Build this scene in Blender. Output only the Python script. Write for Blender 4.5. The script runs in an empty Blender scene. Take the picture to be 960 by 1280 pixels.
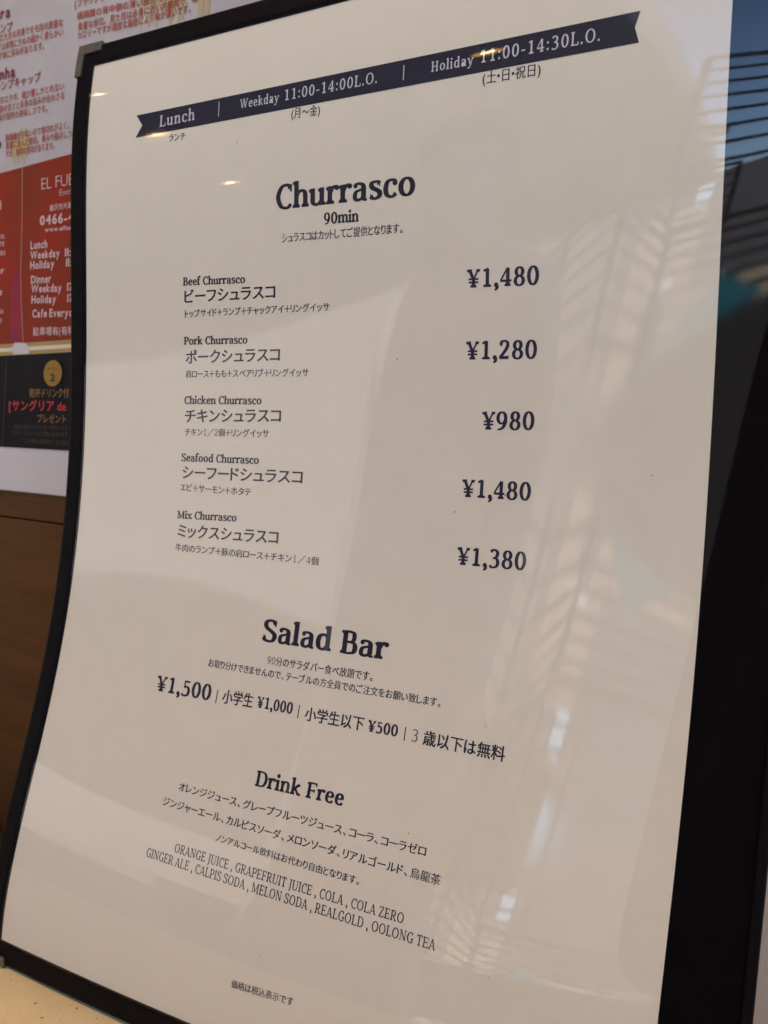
import bpy, bmesh, math, random
import numpy as np
from mathutils import Vector, Matrix
from mathutils.geometry import delaunay_2d_cdt
rnd = random.Random(7)
scene = bpy.context.scene
col = scene.collection
rad = math.radians

# ---------------------------------------------------------------- camera, light, exposure
S = .297                                  # width of the paper in metres
LEAN = rad(8)                             # the holder leans back against the wall
cA, sA = math.cos(LEAN), math.sin(LEAN)
cam_d = bpy.data.cameras.new('camera'); cam = bpy.data.objects.new('camera', cam_d); col.objects.link(cam)
cam_d.sensor_fit = 'VERTICAL'; cam_d.sensor_height = 36; cam_d.lens = 36*1194.482/1280
cam_d.clip_start = .01; cam_d.clip_end = 2000
cam.matrix_world = Matrix(((.87164434, -.06902179, .48525471, .3594235), (.48806883, .03133249, -.87224257, -.27436152), (.04499951, .997123, .06099817, .24684518), (0, 0, 0, 1)))
cam_d.dof.use_dof = True; cam_d.dof.focus_distance = .37; cam_d.dof.aperture_fstop = 20
scene.camera = cam

SUN_EL, SUN_AZ = rad(52), rad(20)          # sun behind the shop front, a little to the right
world = bpy.data.worlds.new('World'); scene.world = world; world.use_nodes = True
nt = world.node_tree; bg = nt.nodes['Background']
sky = nt.nodes.new('ShaderNodeTexSky'); sky.sky_type = 'NISHITA'; sky.sun_disc = False
sky.sun_elevation = SUN_EL; sky.sun_rotation = SUN_AZ; sky.altitude = 2500; sky.air_density = 1.; sky.dust_density = 0.; sky.ozone_density = 4.
nt.links.new(sky.outputs[0], bg.inputs[0]); bg.inputs[1].default_value = .14
sun_d = bpy.data.lights.new('sun', 'SUN'); sun_d.energy = 4.5; sun_d.angle = rad(.5); sun_d.color = (1, .95, .88)
sun = bpy.data.objects.new('sun', sun_d); col.objects.link(sun)
sdir = Vector((math.sin(SUN_AZ)*math.cos(SUN_EL), math.cos(SUN_AZ)*math.cos(SUN_EL), math.sin(SUN_EL)))
sun.rotation_euler = sdir.to_track_quat('Z', 'Y').to_euler(); sun.location = (3, 5, 8)
vs_ = scene.view_settings; vs_.view_transform = 'Standard'; vs_.look = 'None'; vs_.gamma = 1; vs_.exposure = 2.13
scene.cycles.use_denoising = True
scene.cycles.max_bounces = 8; scene.cycles.transparent_max_bounces = 12
scene.cycles.caustics_reflective = False; scene.cycles.caustics_refractive = False
scene.cycles.sample_clamp_indirect = 6

# ---------------------------------------------------------------- helpers
def link(name, V, F, mat, parent=None, kind=None, smooth=False, origin=None):
    """V in world metres -> one mesh object"""
    o0 = Vector(origin) if origin is not None else (parent_origin(parent) if parent else Vector((0, 0, 0)))
    me = bpy.data.meshes.new(name)
    me.from_pydata([tuple(Vector(v)-o0) for v in V], [], F)
    if isinstance(mat, (list, tuple)):
        for m in mat: me.materials.append(m)
    else: me.materials.append(mat)
    if smooth: me.polygons.foreach_set('use_smooth', [True]*len(me.polygons))
    me.update()
    ob = bpy.data.objects.new(name, me); col.objects.link(ob)
    if parent:
        ob.parent = parent; ob.location = o0-parent_origin(parent)
    else: ob.location = o0
    if kind: ob['kind'] = kind
    return ob
def parent_origin(p):
    v = Vector(p.location)
    while p.parent: p = p.parent; v += Vector(p.location)
    return v
def thing(name, loc, label, cat, group=None):
    o = bpy.data.objects.new(name, None); o.empty_display_size = .05; o.location = loc; col.objects.link(o)
    o['label'] = label; o['category'] = cat
    if group: o['group'] = group
    return o
def tag(o, label, cat, group=None):
    o['label'] = label; o['category'] = cat
    if group: o['group'] = group
    return o
def box(x0, x1, y0, y1, z0, z1, M=None, bevel=0.):
    bm = bmesh.new(); bmesh.ops.create_cube(bm, size=1)
    for v in bm.verts: v.co = Vector((x0+(v.co.x+.5)*(x1-x0), y0+(v.co.y+.5)*(y1-y0), z0+(v.co.z+.5)*(z1-z0)))
    if bevel: bmesh.ops.bevel(bm, geom=bm.edges[:], offset=bevel, segments=2, affect='EDGES', profile=.6)
    if M is not None: bm.transform(M)
    V = [v.co.copy() for v in bm.verts]; F = [[v.index for v in f.verts] for f in bm.faces]
    bm.free(); return V, F
def join(parts):
    V, F = [], []
    for v, f in parts:
        o = len(V); V += list(v); F += [[i+o for i in q] for q in f]
    return V, F
def bar(a, b, w, h=None):
    a, b = Vector(a), Vector(b); d = b-a; L = d.length
    M = Matrix.Translation(a) @ d.to_track_quat('X', 'Z').to_matrix().to_4x4()
    h = h or w
    return box(0, L, -w/2, w/2, -h/2, h/2, M)

# ---------------------------------------------------------------- materials
def mat(name, rgb, rough=.6, spec=.5, noise=None, bump=None, metal=0., coat=0., rgb2=None, nscale=20., detail=6, stretch=None, sheen=0):
    m = bpy.data.materials.new(name); m.use_nodes = True; t = m.node_tree; b = t.nodes['Principled BSDF']
    b.inputs['Base Color'].default_value = (*rgb, 1); b.inputs['Roughness'].default_value = rough
    b.inputs['Specular IOR Level'].default_value = spec; b.inputs['Metallic'].default_value = metal; b.inputs['Coat Weight'].default_value = coat
    if noise or bump or rgb2:
        tc = t.nodes.new('ShaderNodeTexCoord'); mp = t.nodes.new('ShaderNodeMapping'); t.links.new(tc.outputs['Object'], mp.inputs[0])
        if stretch: mp.inputs['Scale'].default_value = stretch
        n = t.nodes.new('ShaderNodeTexNoise'); n.inputs['Scale'].default_value = nscale; n.inputs['Detail'].default_value = detail; n.inputs['Roughness'].default_value = .6
        t.links.new(mp.outputs[0], n.inputs['Vector'])
        r = t.nodes.new('ShaderNodeValToRGB'); r.color_ramp.elements[0].position = .3; r.color_ramp.elements[1].position = .72
        a = noise or .0
        c1 = rgb2 or tuple(c*(1-a) for c in rgb)
        r.color_ramp.elements[0].color = (*c1, 1); r.color_ramp.elements[1].color = (*(rgb if rgb2 else tuple(min(1, c*(1+a)) for c in rgb)), 1)
        t.links.new(n.outputs['Fac'], r.inputs[0]); t.links.new(r.outputs[0], b.inputs['Base Color'])
        if bump:
            bp = t.nodes.new('ShaderNodeBump'); bp.inputs['Strength'].default_value = bump[0]; bp.inputs['Distance'].default_value = bump[1]
            n2 = t.nodes.new('ShaderNodeTexNoise'); n2.inputs['Scale'].default_value = bump[2]; n2.inputs['Detail'].default_value = 4
            t.links.new(mp.outputs[0], n2.inputs['Vector']); t.links.new(n2.outputs['Fac'], bp.inputs['Height']); t.links.new(bp.outputs[0], b.inputs['Normal'])
    return m
def emit(name, rgb, s):
    m = bpy.data.materials.new(name); m.use_nodes = True; t = m.node_tree
    e = t.nodes.new('ShaderNodeEmission'); e.inputs[0].default_value = (*rgb, 1); e.inputs[1].default_value = s
    t.links.new(e.outputs[0], t.nodes['Material Output'].inputs[0]); return m
M_paper = mat('paper', (.80, .725, .575), .75, .2, noise=.018, nscale=60, bump=(.25, .0002, 900))
M_ink = mat('ink', (.013, .011, .028), .6, .2)
M_inkv = mat('violet_ink', (.022, .016, .042), .6, .2)
M_banner = mat('banner_ink', (.009, .011, .032), .7, .1, noise=.1, nscale=300)
M_knock = mat('banner_lettering', (.62, .61, .62), .7, .2)
M_board = mat('black_board', (.004, .003, .0035), .8, .05, noise=.2, nscale=90)
M_bind = mat('black_binding', (.0035, .0022, .003), .55, .08, noise=.25, nscale=120, bump=(.5, .0003, 1400))
M_metal = mat('aged_metal', (.20, .19, .16), .42, .5, metal=.85, noise=.12, nscale=200)
M_flyer = mat('flyer_paper', (.43, .395, .38), .7, .12, noise=.05, nscale=40, bump=(.2, .0004, 60))
M_white = mat('flyer_margin', (.53, .495, .475), .7, .12, noise=.03, nscale=30)
M_redp = mat('red_print', (.29, .025, .010), .7, .12, rgb2=(.18, .032, .010), nscale=28, detail=3)
M_purple = mat('purple_print', (.20, .020, .06), .7, .12, rgb2=(.30, .03, .03), nscale=50)
M_blackp = mat('black_print', (.008, .006, .007), .7, .12, noise=.2, nscale=40)
M_gold = mat('gold_print', (.42, .27, .07), .7, .12, rgb2=(.34, .24, .11), nscale=60)
M_ochre = mat('ochre_smear', (.44, .34, .15), .7, .12, rgb2=(.40, .34, .22), nscale=60)
M_cream = mat('cream_print', (.62, .55, .40), .7, .12)
def flat(n, c): return mat(n, c, .55, .2)
FC = dict(o=flat('orange_lettering', (.34, .062, .030)), r=flat('rust_lettering', (.26, .05, .035)), m=flat('magenta_lettering', (.20, .022, .055)), p=flat('purple_lettering', (.07, .022, .06)), w=flat('pale_lettering', (.62, .43, .40)),
          g=flat('bronze_lettering', (.24, .12, .035)), R=flat('scarlet_lettering', (.50, .035, .03)), d=flat('dim_lettering', (.055, .03, .016)), k=flat('dark_lettering', (.035, .02, .01)))
M_wood = mat('brown_wood', (.100, .040, .0085), .6, .1, rgb2=(.066, .025, .0055), nscale=14, detail=9, stretch=(.6, .6, 9), bump=(.3, .0006, 40))
M_cwall = mat('cream_render', (.62, .52, .42), .8, .2, noise=.05, nscale=20, bump=(.5, .001, 300))
M_stone = mat('counter_stone', (.90, .69, .36), .6, .25, noise=.06, nscale=50, bump=(.35, .0004, 500))
M_dark = mat('dark_trim', (.012, .010, .010), .4, .4, noise=.2, nscale=40)

# thin clear film: reflects like plastic, otherwise lets everything through
M_film = bpy.data.materials.new('clear_film'); M_film.use_nodes = True
t = M_film.node_tree; t.nodes.remove(t.nodes['Principled BSDF'])
tr = t.nodes.new('ShaderNodeBsdfTransparent'); tr.inputs[0].default_value = (.97, .965, .955, 1)
gl = t.nodes.new('ShaderNodeBsdfGlossy'); gl.inputs['Roughness'].default_value = .012
tcs = t.nodes.new('ShaderNodeTexCoord'); ns = t.nodes.new('ShaderNodeTexNoise'); ns.inputs['Scale'].default_value = 22; ns.inputs['Detail'].default_value = 8   # finger smudges
rs = t.nodes.new('ShaderNodeMapRange'); rs.inputs['From Min'].default_value = .45; rs.inputs['From Max'].default_value = .75; rs.inputs['To Min'].default_value = .012; rs.inputs['To Max'].default_value = .05
t.links.new(tcs.outputs['Object'], ns.inputs['Vector']); t.links.new(ns.outputs['Fac'], rs.inputs['Value']); t.links.new(rs.outputs[0], gl.inputs['Roughness'])
fr = t.nodes.new('ShaderNodeFresnel'); fr.inputs[0].default_value = 1.65
geo_ = t.nodes.new('ShaderNodeNewGeometry'); mr_ = t.nodes.new('ShaderNodeMapRange')   # a thin sheet reflects alike from both faces
mr_.inputs['To Min'].default_value = 1.65; mr_.inputs['To Max'].default_value = 1/1.65
t.links.new(geo_.outputs['Backfacing'], mr_.inputs['Value']); t.links.new(mr_.outputs[0], fr.inputs[0])
mx = t.nodes.new('ShaderNodeMixShader')
tc = t.nodes.new('ShaderNodeTexCoord'); n = t.nodes.new('ShaderNodeTexNoise'); n.inputs['Scale'].default_value = 14; n.inputs['Detail'].default_value = 2
bp = t.nodes.new('ShaderNodeBump'); bp.inputs['Strength'].default_value = 1; bp.inputs['Distance'].default_value = .00003
t.links.new(tc.outputs['Object'], n.inputs['Vector']); t.links.new(n.outputs['Fac'], bp.inputs['Height'])
t.links.new(bp.outputs[0], gl.inputs['Normal'])
t.links.new(fr.outputs[0], mx.inputs[0]); t.links.new(tr.outputs[0], mx.inputs[1]); t.links.new(gl.outputs[0], mx.inputs[2])
t.links.new(mx.outputs[0], t.nodes['Material Output'].inputs[0])

# ---------------------------------------------------------------- the bent sheet
PB = (-1.53104786, 4.0634004, -4.88222005, 3.64741732, -1.20545872)      # bend of the card down its length
PW = (.04773070, .03638172, .05849239, -.02308851)                     # slight twist and cupping
_t = np.linspace(-.3, 1.9, 1600); _th = sum(c*_t**(k+1) for k, c in enumerate(PB))
_h = _t[1]-_t[0]; _dz, _dy = -np.cos(_th), -np.sin(_th)
_Z = np.concatenate([[0], np.cumsum((_dz[1:]+_dz[:-1])/2*_h)]); _Y = np.concatenate([[0], np.cumsum((_dy[1:]+_dy[:-1])/2*_h)])
_Z -= np.interp(0, _t, _Z); _Y -= np.interp(0, _t, _Y)
def sheet_raw(u, v):
    u = np.asarray(u, float); v = np.asarray(v, float); x, y = u-.5, v-.7
    Y = np.interp(v, _t, _Y)+PW[0]*x*y+PW[1]*x*x+PW[2]*x*x*y+PW[3]*x*y*y
    Z = np.interp(v, _t, _Z)
    return np.stack([u, Y, Z], -1)
def to_world(P):
    x, y, z = P[..., 0]*S, P[..., 1]*S, P[..., 2]*S
    return np.stack([x, cA*y+sA*z+.2*S, -sA*y+cA*z+1.439*S], -1)
def sheet(u, v, h=0.):
    """(u, v) on the paper (0..1 across, 0..1.414 down), h metres in front of it -> world"""
    u, v = np.broadcast_arrays(np.asarray(u, float), np.asarray(v, float))
    P = to_world(sheet_raw(u, v)); e = .004
    du = to_world(sheet_raw(u+e, v))-to_world(sheet_raw(u-e, v)); dv = to_world(sheet_raw(u, v+e))-to_world(sheet_raw(u, v-e))
    n = np.cross(dv, du); n /= np.linalg.norm(n, axis=-1)[..., None]
    n *= np.where(n[..., 1:2] > 0, -1, 1)
    return P+n*np.asarray(h)[..., None] if np.ndim(h) else P+n*h
def patch(u0, u1, v0, v1, h, nu=40, nv=60, back=None):
    """a rectangle of the sheet; back = depth of the rear face -> closed slab"""
    uu, vv = np.meshgrid(np.linspace(u0, u1, nu+1), np.linspace(v0, v1, nv+1))
    A = sheet(uu, vv, h).reshape(-1, 3); n1 = nu+1
    F = [(j*n1+i, (j+1)*n1+i, (j+1)*n1+i+1, j*n1+i+1) for j in range(nv) for i in range(nu)]
    V = [tuple(p) for p in A]
    if back is not None:
        o = len(V); V += [tuple(p) for p in sheet(uu, vv, back).reshape(-1, 3)]
        F += [tuple(a+o for a in f[::-1]) for f in F]
        ring = [i for i in range(n1)]+[j*n1+nu for j in range(1, nv+1)]+[nv*n1+i for i in range(nu-1, -1, -1)]+[j*n1 for j in range(nv-1, 0, -1)]
        F += [(ring[k], ring[(k+1) % len(ring)], ring[(k+1) % len(ring)]+o, ring[k]+o) for k in range(len(ring))]
    return V, F

# ---------------------------------------------------------------- lettering
def catmull(pts, n=7):
    P = [np.array(p[:2], float) for p in pts]; M = [p[2] if len(p) > 2 else 1. for p in pts]
    P = [2*P[0]-P[1]] + P + [2*P[-1]-P[-2]]; M = [M[0]] + M + [M[-1]]
    out, ms = [], []
    for i in range(1, len(P)-2):
        p0, p1, p2, p3 = P[i-1:i+3]
        for k in range(n + (1 if i == len(P)-3 else 0)):
            t = k/n
            out.append(.5*((2*p1)+(-p0+p2)*t+(2*p0-5*p1+4*p2-p3)*t*t+(-p0+3*p1-3*p2+p3)*t**3))
            ms.append(M[i]*(1-t)+M[i+1]*t)
    return np.array(out), np.array(ms)

class Pen:
    """collects polygons of a glyph drawn with a broad nib: S = stem width, T = hairline width"""
    def __init__(s, S, T): s.S, s.T, s.polys = S, T, []
    def strip(s, P, ms, closed=False):
        P = np.asarray(P, float); n = len(P)
        d = (np.roll(P, -1, 0)-np.roll(P, 1, 0)) if closed else np.gradient(P, axis=0)
        d /= np.maximum(np.linalg.norm(d, axis=1), 1e-6)[:, None]
        w = np.sqrt((s.S*d[:, 1])**2+(s.T*d[:, 0])**2)*ms/2
        N = np.stack([-d[:, 1], d[:, 0]], 1)*w[:, None]
        A, B = P+N, P-N
        for i in range(n if closed else n-1):
            j = (i+1) % n
            s.polys.append([A[i], A[j], B[j], B[i]])
    def c(s, *pts): s.strip(*catmull(pts))
    def l(s, x0, y0, x1, y1, m=1.): s.strip([(x0, y0), (x1, y1)], np.array([m, m]))
    def o(s, x, y, rx, ry, m=1.):
        a = np.linspace(0, 2*math.pi, 30)[:-1]
        s.strip(np.stack([x+rx*np.cos(a), y+ry*np.sin(a)], 1), np.full(29, m), True)
    def r(s, x0, y0, x1, y1): s.polys.append([(x0, y0), (x1, y0), (x1, y1), (x0, y1)])
    def V(s, x, y0, y1, m=1.): s.r(x-s.S*m/2, y0, x+s.S*m/2, y1)
    def slab(s, x, y, l=48, r=48, up=True, m=1.):
        t = s.T*.95; h = s.S*m/2; y1 = y+t if up else y-t; y2 = y1+(t*.7 if up else -t*.7)
        s.polys.append([(x-h-l, y), (x+h+r, y), (x+h+r, y1), (x+h, y2), (x-h, y2), (x-h-l, y1)])
    def flag(s, x, y):
        t = s.T; h = s.S/2
        s.polys.append([(x-h-48, y-t-14), (x-h-48, y-t*.25-8), (x+h, y+4), (x+h, y-t*1.6), (x-h, y-t*1.9)])
    def d(s, x, y, k=.55):
        r = s.S*k; a = np.linspace(0, 2*math.pi, 15)[:-1]
        s.polys.append([(x+r*math.cos(q), y+r*math.sin(q)) for q in a])

def g_n(p): p.flag(120, 470); p.V(120, 0, 470); p.slab(120, 0, 45, 40); p.c((135, 330), (190, 410), (285, 446, 1.2), (370, 405), (398, 300), (398, 0)); p.slab(398, 0, 40, 45); return 520
def g_h(p): p.V(120, 0, 720); p.flag(120, 720); p.slab(120, 0, 45, 40); p.c((135, 330), (190, 410), (285, 446, 1.2), (370, 405), (398, 300), (398, 0)); p.slab(398, 0, 40, 45); return 520
def g_m(p):
    g_n(p); p.c((410, 330), (465, 410), (560, 446, 1.2), (645, 405), (673, 300), (673, 0)); p.slab(673, 0, 40, 45); return 795
def g_u(p): p.flag(110, 465); p.V(110, 150, 465); p.c((110, 200), (122, 80), (210, 28, 1.2), (300, 50), (385, 130)); p.V(388, 0, 465); p.flag(388, 465); p.polys.append([(388, 0), (388+p.S/2+48, 0), (388+p.S/2+48, p.T*.9), (388+p.S/2, p.T*1.5), (388, p.T*1.5)]); return 515
def g_r(p): p.flag(120, 470); p.V(120, 0, 470); p.slab(120, 0, 45, 60); p.c((135, 310), (185, 400), (262, 444, 1.3), (330, 438, 1.3)); p.d(328, 415, .5); return 385
def g_a(p):
    p.c((100, 385), (135, 432), (215, 448, 1.1), (310, 415), (345, 330), (345, 120)); p.d(108, 390, .42)
    p.c((345, 292), (240, 278), (130, 235, .9), (92, 135, .85), (122, 48), (200, 26, 1.2), (285, 60, .8), (345, 130, .8)); p.c((345, 140), (355, 55), (395, 24), (446, 26)); return 472
def g_s(p):
    p.c((325, 385), (285, 438), (210, 450, 1.1), (120, 425), (98, 350), (150, 288, 1.25), (260, 230, 1.3), (330, 170, 1.1), (325, 75), (235, 22, 1.1), (140, 30), (80, 90))
    p.r(312, 325, 345, 455); p.r(62, 20, 95, 150); return 410
def g_c(p): p.c((372, 385), (320, 435), (240, 448, 1.1), (140, 395), (96, 240), (130, 88), (235, 24, 1.1), (315, 38), (385, 100)); p.d(355, 368, .5); return 425
def g_o(p): p.o(255, 236, 162, 212); return 510
def g_e(p): p.l(100, 250, 372, 250, 1.05); p.c((362, 240), (362, 350), (310, 430), (235, 449, 1.1), (140, 395), (94, 240), (130, 85), (240, 22, 1.1), (320, 38), (388, 105)); return 455
def g_f(p): p.V(130, 0, 560); p.slab(130, 0, 48, 70); p.r(35, 415, 290, 415+p.T); p.c((130, 540), (148, 650), (215, 702, 1.2), (285, 700, 1.2)); p.d(290, 672, .48); return 325
def g_i(p): p.flag(120, 468); p.V(120, 0, 468); p.slab(120, 0); p.d(113, 625, .62); return 250
def g_l(p): p.V(120, 0, 720); p.flag(120, 720); p.slab(120, 0); return 248
def g_k(p): p.V(120, 0, 720); p.flag(120, 720); p.slab(120, 0, 45, 35); p.l(150, 200, 370, 445, .95); p.l(215, 285, 405, 15, .85); p.slab(370, 465, 30, 50, False, .5); p.slab(425, 0, 50, 50, True, .6); return 515
def g_d(p): p.c((385, 380), (300, 440), (225, 448, 1.1), (132, 390), (96, 235), (130, 80), (225, 26, 1.1), (300, 45), (385, 130)); p.V(388, 0, 720); p.flag(388, 720); p.polys.append([(388, 0), (388+p.S/2+48, 0), (388+p.S/2+48, p.T*.9), (388+p.S/2, p.T*1.5), (388, p.T*1.5)]); return 520
def g_y(p): p.l(100, 465, 265, 30, .95); p.c((415, 465, .6), (265, 30, .6), (210, -90, .7), (140, -165, 1.), (70, -165)); p.slab(95, 470, 42, 42, False, .8); p.slab(420, 470, 40, 40, False, .5); p.d(75, -150, .42); return 490
def g_x(p): p.l(95, 455, 380, 15, .95); p.l(385, 455, 90, 15, .55); p.slab(95, 470, 30, 40, False, .9); p.slab(390, 470, 40, 35, False, .6); p.slab(90, 0, 40, 40, True, .6); p.slab(395, 0, 35, 35, True, .9); return 480
def g_W(p):
    for a in ((105, 655, 265, 15, .95), (265, 15, 430, 620, .5), (430, 655, 590, 15, .95), (590, 15, 770, 655, .5)): p.l(*a)
    p.slab(105, 667, 45, 45, False, .8); p.slab(430, 667, 40, 40, False, .8); p.slab(775, 667, 50, 45, False, .5); return 850
def g_M(p):
    p.l(135, 10, 135, 650, .55); p.l(150, 650, 385, 60, .95); p.l(385, 60, 640, 650, .5); p.V(650, 0, 660)
    p.slab(130, 667, 50, 10, False, .8); p.slab(135, 0, 50, 50, True, .5); p.slab(650, 0, 45, 45); p.slab(655, 667, 10, 45, False); return 800
def g_C(p): p.c((480, 545), (440, 615), (340, 645, 1.2), (195, 580), (98, 333), (190, 85), (345, 22, 1.2), (445, 50), (505, 120, .8)); p.r(472, 455, 472+p.T*.95, 655); return 560
def g_G(p): p.c((480, 545), (440, 615), (340, 645, 1.2), (195, 580), (98, 333), (190, 85), (345, 22, 1.2), (440, 30), (515, 75)); p.r(472, 460, 472+p.T*.95, 655); p.V(508, 40, 300, .95); p.slab(508, 305, 60, 45, False); return 620
def g_O(p): p.o(335, 333, 240, 311); return 670
def g_S(p):
    p.c((400, 550), (350, 625), (260, 645, 1.2), (145, 610), (105, 505), (165, 410, 1.15), (285, 335, 1.2), (400, 250, 1.15), (425, 150), (365, 45), (250, 22, 1.2), (130, 50), (80, 130))
    p.r(385, 480, 385+p.T, 655); p.r(58, 15, 58+p.T, 195); return 510
def g_B(p):
    p.V(145, 0, 667); p.slab(145, 0, 50, 0); p.slab(145, 667, 50, 0, False); p.l(140, 641, 290, 641, 1.05); p.l(140, 345, 300, 345, 1.05); p.l(140, 26, 300, 26, 1.05)
    p.c((280, 641, 1.05), (375, 610, .95), (405, 500, .9), (375, 385, .9), (280, 345)); p.c((285, 345, 1.05), (410, 315), (455, 190), (410, 65), (290, 26)); return 545
def g_P(p):
    p.V(145, 0, 667); p.slab(145, 0, 50, 60); p.slab(145, 667, 50, 0, False); p.l(140, 641, 290, 641, 1.05); p.l(140, 300, 290, 300, 1.05)
    p.c((280, 641, 1.05), (405, 605), (448, 475), (400, 340), (280, 300)); return 525
def g_R(p):
    p.V(145, 0, 667); p.slab(145, 0, 50, 50); p.slab(145, 667, 50, 0, False); p.l(140, 641, 290, 641, 1.05); p.l(140, 320, 290, 320, 1.05)
    p.c((280, 641, 1.05), (400, 605), (438, 485), (390, 355), (280, 320)); p.l(285, 330, 480, 15, .95); p.slab(500, 0, 20, 45, True, .7); return 595
def g_D(p):
    p.V(145, 0, 667); p.slab(145, 0, 50, 0); p.slab(145, 667, 50, 0, False); p.l(140, 641, 280, 641, 1.05); p.l(140, 26, 280, 26, 1.05)
    p.c((270, 641, 1.05), (430, 600), (530, 440), (530, 225), (430, 65), (270, 26)); return 630
def g_F(p): p.V(145, 0, 667); p.slab(145, 0, 50, 70); p.slab(145, 667, 50, 0, False); p.l(140, 641, 460, 641, 1.1); p.r(432, 520, 432+p.T, 667); p.l(140, 335, 370, 335); p.r(350, 265, 350+p.T, 410); return 520
def g_E(p): p.V(145, 0, 667); p.slab(145, 0, 50, 0); p.slab(145, 667, 50, 0, False); p.l(140, 641, 450, 641, 1.1); p.r(425, 525, 425+p.T, 667); p.l(140, 340, 370, 340); p.r(345, 270, 345+p.T, 412); p.l(140, 26, 470, 26, 1.1); p.r(448, 0, 448+p.T, 150); return 545
def g_L(p): p.V(145, 0, 667); p.slab(145, 0, 50, 0); p.slab(145, 667, 50, 60, False); p.l(140, 26, 460, 26, 1.1); p.r(440, 0, 440+p.T, 175); return 525
def g_H(p):
    for x in (145, 505): p.V(x, 0, 667); p.slab(x, 0, 50, 50); p.slab(x, 667, 50, 50, False)
    p.l(140, 340, 510, 340, 1.05); return 650
def g_I(p): p.V(145, 0, 667); p.slab(145, 0, 50, 50); p.slab(145, 667, 50, 50, False); return 290
def g_J(p): p.V(190, 60, 667); p.slab(190, 667, 50, 50, False); p.c((190, 120), (180, -10), (120, -90), (40, -120)); return 330
def g_U(p): p.V(145, 220, 667); p.slab(145, 667, 50, 50, False); p.c((145, 250), (160, 90), (240, 28), (350, 22, 1.1), (460, 60, .8), (510, 170, .6), (518, 300, .5), (518, 660, .5)); p.slab(518, 667, 50, 50, False, .5); return 650
def g_N(p): p.V(135, 0, 650, .5); p.l(140, 645, 520, 25, 1.); p.V(528, 0, 660, .5); p.slab(130, 667, 50, 10, False, .8); p.slab(135, 0, 50, 50, True, .5); p.slab(528, 667, 50, 50, False, .5); return 660
def g_A(p): p.l(90, 12, 285, 655, .55); p.l(290, 655, 500, 12, .98); p.l(160, 205, 430, 205); p.slab(90, 0, 48, 48, True, .4); p.slab(505, 0, 42, 42, True, .9); return 600
def g_T(p): p.V(275, 0, 660); p.slab(275, 0, 60, 60); p.l(50, 641, 500, 641, 1.1); p.r(40, 510, 40+p.T, 667); p.r(460, 510, 460+p.T, 667); return 550
def g_Z(p): p.l(80, 641, 450, 641, 1.1); p.l(425, 640, 100, 25, .95); p.l(70, 26, 460, 26, 1.1); p.r(70, 520, 70+p.T, 667); p.r(440, 0, 440+p.T, 150); return 520
def g_0(p): p.o(272, 325, 168, 305); return 545
def g_1(p): p.V(295, 0, 645); p.l(310, 640, 130, 565, 1.1); p.slab(295, 0, 95, 95); return 545
def g_2(p): p.c((118, 525), (165, 615), (270, 642, 1.1), (385, 590), (400, 470), (330, 330, 1.1), (200, 170, 1.), (90, 50)); p.d(130, 515, .4); p.r(70, 0, 455, p.T*1.5+10); p.r(430, 0, 455, 140); return 545
def g_3(p): p.c((110, 560), (180, 630), (290, 635, 1.1), (385, 565), (375, 430), (290, 355, 1.1), (200, 340)); p.c((220, 342), (350, 325), (420, 215), (390, 75), (270, 10, 1.1), (160, 15), (85, 70)); return 545
def g_4(p): p.V(350, 0, 640); p.slab(350, 0, 55, 55); p.l(335, 640, 60, 205, .55); p.l(45, 190, 500, 190, 1.25); return 545
def g_5(p): p.r(150, 560, 430, 640); p.r(140, 340, 140+p.T*1.1, 640); p.c((150, 340), (250, 390, 1.2), (370, 355), (425, 215), (380, 65), (250, 8, 1.2), (150, 18), (80, 80)); return 545
def g_8(p): p.o(272, 483, 132, 145); p.o(272, 170, 160, 158); return 545
def g_9(p): p.o(265, 425, 160, 203); p.c((425, 430), (415, 260), (335, 100), (215, 20), (105, 10)); return 545
def g_yen(p):
    p.V(285, 0, 300); p.slab(285, 0, 60, 60); p.l(110, 640, 280, 280, .95); p.l(470, 640, 290, 280, .55); p.slab(105, 645, 40, 40, False, .9); p.slab(475, 645, 45, 45, False, .5)
    p.r(80, 265, 490, 265+p.T); p.r(80, 150, 490, 150+p.T); return 570
def g_comma(p): p.d(120, 60, .62); p.c((150, 60), (150, -50), (70, -130, .6)); return 240
def g_dot(p): p.d(110, 62, .6); return 225
def g_colon(p): p.d(120, 75, .6); p.d(120, 400, .6); return 245
def g_hyph(p): p.r(50, 210, 290, 210+p.T*1.3); return 340
GL = dict(zip(',.:-¥', (g_comma, g_dot, g_colon, g_hyph, g_yen)))
for _c in 'nhmurascoefilkdyxWMCGOSBPRDFELHIJUNATZ01234589': GL[_c] = globals()['g_'+_c]
_cache = {}
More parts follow.
